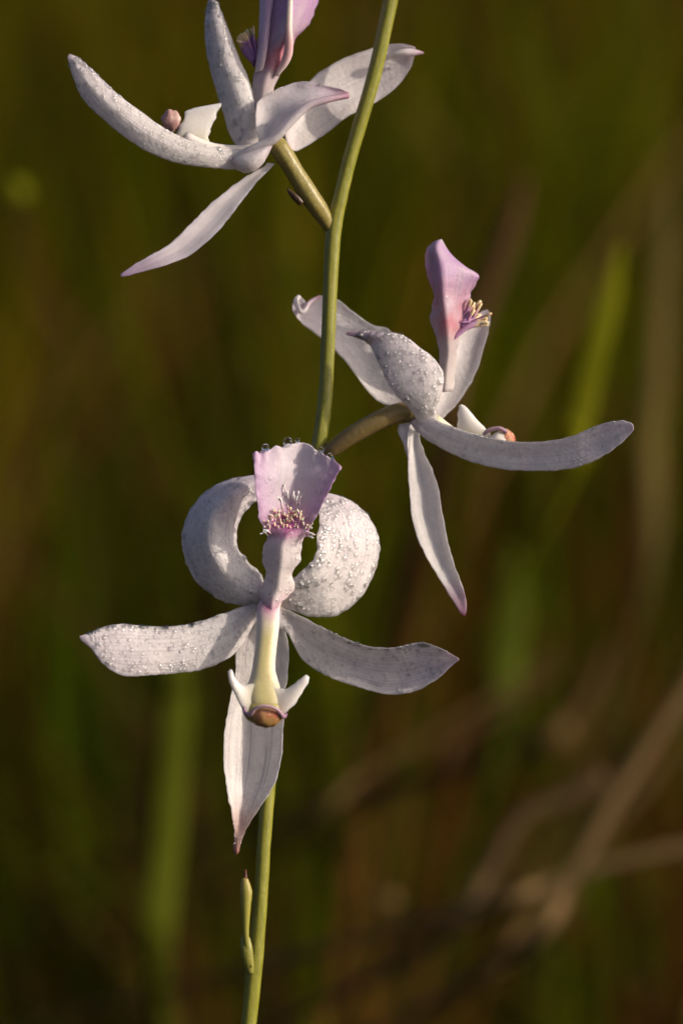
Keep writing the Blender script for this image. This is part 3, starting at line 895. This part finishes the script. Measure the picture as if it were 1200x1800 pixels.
sheet('column_wing', [((800, 772, 100), (866, 776, 92), -4), ((803, 745, 100), (858, 758, 92), -6), ((804, 725, 100), (838, 738, 95), -4), ((807, 714, 100), (824, 722, 97), -2), ((810, 711, 100), (815, 713, 99), 0)], M_wing, fm, thick=5, wav=1.6, edge=1.8, nu=24, nv=14)
tube('column', [L(760, 738, 96), L(800, 766, 100), L(850, 778, 98), L(876, 776, 96)], [13 * S, 13 * S, 14 * S, 12 * S], M_wing, fm, sides=14, n=16)
v, f, u = ell_data((886, 772, 94), (19, 18, 14), bump=0.16, seed=5)
mesh_obj('anther', v, f, M_anther, fm, uv=u)['label'] = 'orange anther cap peeping over the sepal'
v, f, u = ell_data((878, 774, 86), (17, 15, 8), bump=0.15, seed=8)
mesh_obj('column_wing', v, f, M_wing, fm, uv=u)
tube('anther_rim', [L(846, 768, 92), L(856, 758, 88), L(868, 754, 84), L(880, 754, 80), L(890, 760, 82)], [3 * S, 4 * S, 4 * S, 4 * S, 3 * S], M_rim, fm, sides=8, n=20)
sheet('sepal', [((722, 730, 92), (744, 734, 92), 2), ((716, 765, 90), (737, 768, 90), 6), ((716, 800, 88), (748, 800, 86), 10), ((718, 850, 86), (767, 845, 80), 12), ((722, 900, 82), (777, 900, 76), 12), ((733, 945, 80), (786, 950, 74), 10), ((755, 990, 78), (800, 998, 72), 8), ((778, 1028, 76), (812, 1030, 71), 5), ((797, 1060, 74), (819, 1056, 71), 2), ((808, 1076, 72), (819, 1075, 71), 0), ((813, 1082, 72), (817, 1082, 72), 0)],
      M_sepal_pink, fm, key='m_sd', k=1.5, thick=2.8, wav=1.2, edge=0.9, nu=60, nv=22, seed=13, label='hanging sepal with a pink tip')
sheet('sepal_flange', [((700, 746, 96), (722, 742, 92), 0), ((699, 760, 98), (722, 764, 92), 2), ((708, 780, 96), (720, 790, 90), 2), ((716, 806, 92), (719, 810, 90), 0)], M_sepal, fm, thick=5, nu=16, nv=10)

# ---------- top flower, facing left and away
ft = empty('flower', L(482, 262, 85), orchid)
tag(ft, 'flower turned to the left, seen from behind, its lip cut off at the top')
tube('pedicel', [L(590, 424, 112), L(581, 402, 110), L(564, 374, 102), L(543, 343, 92), L(515, 298, 86), L(492, 262, 84), L(478, 246, 86)], [5 * S, 11 * S, 16 * S, 18 * S, 16.5 * S, 18 * S, 14 * S], M_pedicel, ft, sides=18, n=36, ripple=0.05)
sheet('bract', [((526, 362, 80), (534, 356, 76), -2), ((514, 350, 78), (524, 344, 74), -3), ((507, 340, 80), (514, 336, 76), -2), ((504, 332, 80), (507, 331, 80), 0)], M_bract_dark, ft, thick=4, nu=14, nv=8, label='tiny dark withered bract')
sheet('sepal', [((462, 255, 84), (452, 288, 80), -4), ((428, 262, 72), (412, 297, 66), -5), ((385, 259, 60), (352, 293, 54), -7), ((336, 247, 48), (290, 280, 44), -8), ((288, 224, 38), (232, 250, 36), -9), ((240, 190, 30), (182, 210, 30), -9), ((200, 159, 24), (152, 182, 26), -8), ((166, 126, 20), (134, 150, 22), -6), ((140, 104, 18), (124, 120, 19), -3), ((127, 96, 17), (119, 103, 18), 0), ((122, 95, 17), (120, 98, 17), 0)],
      M_sepal, ft, key='t_sn', k=1.3, thick=3.6, wav=1.4, edge=0.9, nu=70, nv=24, seed=14, label='long upcurved sepal sweeping to one side')
sheet('petal', [((462, 262, 70), (474, 268, 68), -2), ((450, 225, 64), (482, 246, 58), 6), ((453, 180, 66), (500, 222, 50), 12), ((480, 160, 68), (519, 200, 46), 12), ((510, 148, 68), (540, 184, 44), 12), ((535, 143, 66), (565, 176, 46), 8), ((565, 149, 64), (590, 172, 50), 6), ((598, 157, 60), (608, 170, 56), 2), ((612, 162, 60), (613, 167, 60), 0)],
      M_petal_pink, ft, key='t_pn', k=2.0, thick=2.8, wav=1.2, edge=0.8, nu=54, nv=22, seed=15, label='near petal rolled to a pink tip')
tube('petal_margin', [L(410, 280, 60), L(440, 264, 50), L(480, 245, 42), L(510, 214, 36), L(540, 187, 34), L(575, 175, 38), L(612, 168, 54)], [4 * S, 7 * S, 8 * S, 8 * S, 7 * S, 6 * S, 5 * S], M_petal_pink, ft, sides=10, n=40, ripple=0.05)
sheet('petal_base', [((410, 278, 62), (407, 286, 62), -4), ((424, 270, 54), (418, 300, 56), -12), ((444, 262, 50), (440, 304, 54), -16), ((462, 254, 48), (462, 288, 52), -12), ((478, 246, 46), (480, 254, 48), -2)], M_petal, ft, thick=2.8, nu=24, nv=18, wav=0.6)
sheet('petal', [((500, 238, 110), (506, 258, 104), 0), ((512, 205, 122), (524, 265, 112), 8), ((545, 142, 146), (572, 235, 130), 14), ((590, 110, 156), (612, 204, 142), 16), ((632, 92, 160), (658, 181, 152), 16), ((672, 80, 160), (697, 152, 158), 12), ((704, 77, 156), (718, 124, 160), 8), ((722, 80, 152), (727, 102, 158), 2), ((730, 84, 152), (727, 92, 156), 0)],
      M_petal, ft, key='t_pf', k=1.9, thick=2.8, wav=1.2, edge=0.8, nu=56, nv=22, seed=16)
tube('petal_tip', [L(672, 104, 150), L(700, 94, 142), L(722, 92, 142), L(744, 93, 146)], [3 * S, 6 * S, 7 * S, 2 * S], M_petal_pink, ft, sides=8, n=20)
sheet('sepal', [((425, 268, 100), (456, 262, 96), -4), ((404, 238, 102), (454, 236, 92), -10), ((390, 192, 104), (452, 195, 90), -14), ((374, 140, 106), (441, 150, 90), -16), ((363, 92, 108), (422, 104, 92), -15), ((360, 45, 110), (403, 56, 96), -12), ((364, 12, 110), (388, 18, 102), -6), ((368, 0, 110), (380, 2, 106), -2), ((371, -4, 110), (375, -4, 109), 0)],
      M_sepal, ft, key='t_sf', k=1.8, thick=3.4, wav=1.4, edge=0.8, nu=50, nv=22, seed=17, label='upright sepal with large dew beads')
sheet('lip', [((446, 215, 92), (470, 212, 92), -4), ((443, 178, 94), (478, 170, 94), -8), ((445, 140, 92), (489, 138, 94), -14), ((451, 115, 104), (503, 114, 94), -24), ((452, 90, 114), (514, 90, 96), -32), ((454, 62, 124), (520, 66, 104), (498, 64, 58)), ((456, 25, 136), (545, 40, 112), (507, 30, 54)), ((456, -30, 138), (566, -20, 112), (513, -25, 56)), ((452, -80, 128), (575, -70, 104), (512, -85, 68)), ((462, -110, 92), (560, -100, 100), (512, -120, 76))],
      M_lip_back, ft, key='t_lip', k=1.3, thick=4.5, wav=1.2, edge=1.2, nu=60, nv=28, seed=18, label='lilac lip rising on a pale stalk, seen from behind')
tube('lip_keel', [L(486, 132, 80), L(503, 104, 68), L(508, 78, 60), L(508, 45, 54), L(510, 5, 52), L(514, -60, 56), L(514, -112, 72)], [4 * S, 8 * S, 8 * S, 6 * S, 5 * S, 4 * S, 3 * S], M_keel, ft, sides=10, n=36)
sheet('lip_flange', [((449, 128, 92), (462, 124, 84), -4), ((451, 105, 92), (468, 100, 80), -8), ((454, 75, 94), (472, 70, 80), -10), ((456, 35, 98), (476, 32, 84), -10), ((457, -10, 100), (482, -14, 88), -8), ((456, -60, 104), (476, -62, 96), -4)],
      M_flange, ft, thick=5, nu=36, nv=12, seed=21, label='pale pink rolled margin of the lip')
sp = []
for i in range(26):
    f = random.random()
    b = (random.uniform(446, 456), random.uniform(88, 118), random.uniform(92, 110))
    t = (random.uniform(414, 446), random.uniform(40, 62) + 0, random.uniform(84, 116))
    t = (t[0], 70 - (t[0] - 414) * 0.7 + random.uniform(-5, 5), t[2])
    sp.append((b, t, random.uniform(1.5, 2.3)))
hairs('lip_hair_tuft', sp, M_hair_purple, ft)['label'] = 'purple lip hairs with cream tips'
sheet('lip_fringe', [((443, 112, 96), (452, 100, 96), -2), ((430, 98, 98), (445, 78, 98), -3), ((420, 80, 98), (436, 62, 98), -3), ((416, 66, 98), (424, 58, 98), 0)], M_hair_purple, ft, thick=5, nu=20, nv=10)
sheet('column_wing', [((370, 256, 80), (312, 250, 76), -2), ((368, 240, 80), (312, 230, 74), -3), ((374, 218, 80), (320, 214, 74), -3), ((382, 200, 80), (324, 204, 76), -2), ((388, 187, 80), (327, 196, 77), -1), ((389, 181, 80), (340, 190, 78), 0)], M_wing, ft, thick=5, wav=1.6, edge=2.0, nu=26, nv=16)
tube('column', [L(464, 262, 92), L(425, 268, 88), L(370, 264, 82), L(325, 240, 78)], [12 * S, 13 * S, 14 * S, 13 * S], M_wing, ft, sides=14, n=18)
v, f, u = ell_data((301, 212, 76), (17, 19, 12), bump=0.25, seed=6)
mesh_obj('anther', v, f, M_anther_dull, ft, uv=u)['label'] = 'dull red-brown anther cap behind the sepal'
sheet('sepal', [((470, 286, 84), (484, 288, 84), 0), ((462, 294, 84), (476, 296, 84), 2), ((430, 312, 82), (450, 322, 80), 4), ((392, 340, 78), (428, 350, 76), 6), ((362, 366, 74), (408, 376, 72), 8), ((335, 394, 70), (380, 410, 66), 8), ((300, 428, 64), (338, 446, 62), 7), ((265, 448, 60), (298, 464, 58), 4), ((235, 466, 56), (255, 477, 55), 2), ((216, 479, 54), (222, 485, 54), 0), ((211, 483, 54), (213, 486, 54), 0)],
      M_sepal_lilac, ft, key='t_sd', k=1.5, thick=2.8, wav=1.2, edge=1.0, nu=60, nv=22, seed=19, label='hanging sepal with a dusky lilac tip')

# ------------------------------------------------------------------ dew
ICO = None


def ico():
    global ICO
    if ICO is None:
        import bmesh
        bm = bmesh.new()
        bmesh.ops.create_icosphere(bm, subdivisions=2, radius=1.0)
        V = np.array([v.co[:] for v in bm.verts])
        F = np.array([[v.index for v in f.verts] for f in bm.faces])
        bm.free()
        ICO = (V, F)
    return ICO


CAMP = np.array(cam.location)


def dew(name, specs, label, mat=None):
    """specs: (sheet key, count, rmin, rmax, margin_count, margin side)"""
    iv, jf = ico()
    Vs, Fs = [], []
    base = 0
    for key, cnt, r0, r1, ecnt, side in specs:
        top, bot, N = SHEETS[key]
        nu, nv = top.shape[:2]
        for q in range(cnt + ecnt):
            edge = q >= cnt
            u = RNG.uniform(0.08, 0.84) * (nu - 1)
            v = RNG.uniform(0.06, 0.94)
            if edge:
                u = RNG.uniform(0.26, 0.86) * (nu - 1)
                v = RNG.uniform(0.03, 0.10)
                if side > 0 or (side == 0 and RNG.random() < 0.5): v = 1 - v
            v *= (nv - 1)
            i, j = int(min(u, nu - 2)), int(min(v, nv - 2))
            fu, fv = u - i, v - j
            w = ((i, j, (1 - fu) * (1 - fv)), (i + 1, j, fu * (1 - fv)), (i, j + 1, (1 - fu) * fv), (i + 1, j + 1, fu * fv))
            n = sum(N[a, b] * k for a, b, k in w)
            pt = sum(top[a, b] * k for a, b, k in w)
            pb = sum(bot[a, b] * k for a, b, k in w)
            p, n = (pt, n) if np.dot(n, CAMP - pt) > 0 else (pb, -n)
            r = (r0 + (r1 - r0) * RNG.random() ** 3.0) * S * 1.5 * (1.1 if edge else 1)
            d = iv * r
            h = d @ n
            d = d - np.outer(h, n) * 0.5
            Vs.append(d + p - n * r * 0.05)
            Fs.append(jf + base)
            base += len(iv)
    V = np.concatenate(Vs)
    F = np.concatenate(Fs).tolist()
    o = mesh_obj(name, V, F, mat or M_bead)
    return tag(o, label, 'dew', kind='stuff')


dew('dew_beads', [('f_pl', 560, 1.1, 3.6, 50, 0), ('f_pr', 560, 1.6, 4.6, 40, 1), ('f_sl', 560, 1.1, 3.4, 60, -1), ('f_sr', 420, 1.0, 3.2, 60, -1), ('f_sd', 200, 0.9, 2.6, 30, 0), ('f_lip', 300, 1.0, 3.2, 10, 0), ('f_col', 70, 0.8, 1.6, 0, 0), ('f_wl', 12, 0.8, 2.0, 10, -1), ('f_wr', 10, 0.8, 2.0, 10, -1)],
    'fine dew beads on the petals of the forward-facing flower')
dew('dew_beads', [('m_pn', 440, 1.2, 4.2, 30, 0), ('m_sn', 260, 1.0, 3.0, 50, -1), ('m_lip', 60, 0.9, 2.4, 20, 0)],
    'fine dew beads on the flower turned to the right')
dew('dew_beads', [('t_sn', 420, 1.1, 3.6, 40, -1), ('t_sf', 300, 1.6, 4.6, 10, 0), ('t_pn', 100, 0.9, 2.4, 10, 0)],
    'fine dew beads on the flower turned to the left')
dew('dew_beads', [('f_sl', 0, 1.6, 3.6, 46, -1), ('f_sr', 0, 1.6, 3.6, 46, -1), ('f_pl', 0, 1.4, 2.8, 26, 0), ('f_pr', 0, 1.4, 2.8, 20, 1)],
    'row of clear dew beads along the petal margins of the forward-facing flower', M_water)

top, bot, N = SHEETS['f_lip']


def drop(v, r, label, out=0.5, row=-1):
    nv = top.shape[1]
    p = top[row, int(v * (nv - 1))] * 0.5 + bot[row, int(v * (nv - 1))] * 0.5
    up = np.array(ROT @ Vector((0, -0.35, 1)))
    iv, jf = ico()
    c = p + up / np.linalg.norm(up) * r * S * out
    V = iv * r * S
    V = V + c
    o = mesh_obj('dew_drop', V, jf.tolist(), M_water)
    tag(o, label, 'dew drop', 'round dew drops along the rim of the lilac lip')


drop(0.20, 7.5, 'clear round dew drop on the rim of the forward-facing lip, on its level side', 0.55)
drop(0.40, 9.0, 'largest flattened dew drop on the rim of the forward-facing lip, next to its peak', 0.2)
drop(0.47, 4.5, 'tiny dew drop just beside the peak of the forward-facing lip', 0.5)
drop(0.70, 5.0, 'upper of two small dew drops on the sloping rim of the forward-facing lip', 0.6)
drop(0.80, 6.5, 'lower of two small dew drops on the sloping rim of the forward-facing lip', 0.5)

for o in scene.objects:
    if '_w' in o: del o['_w']
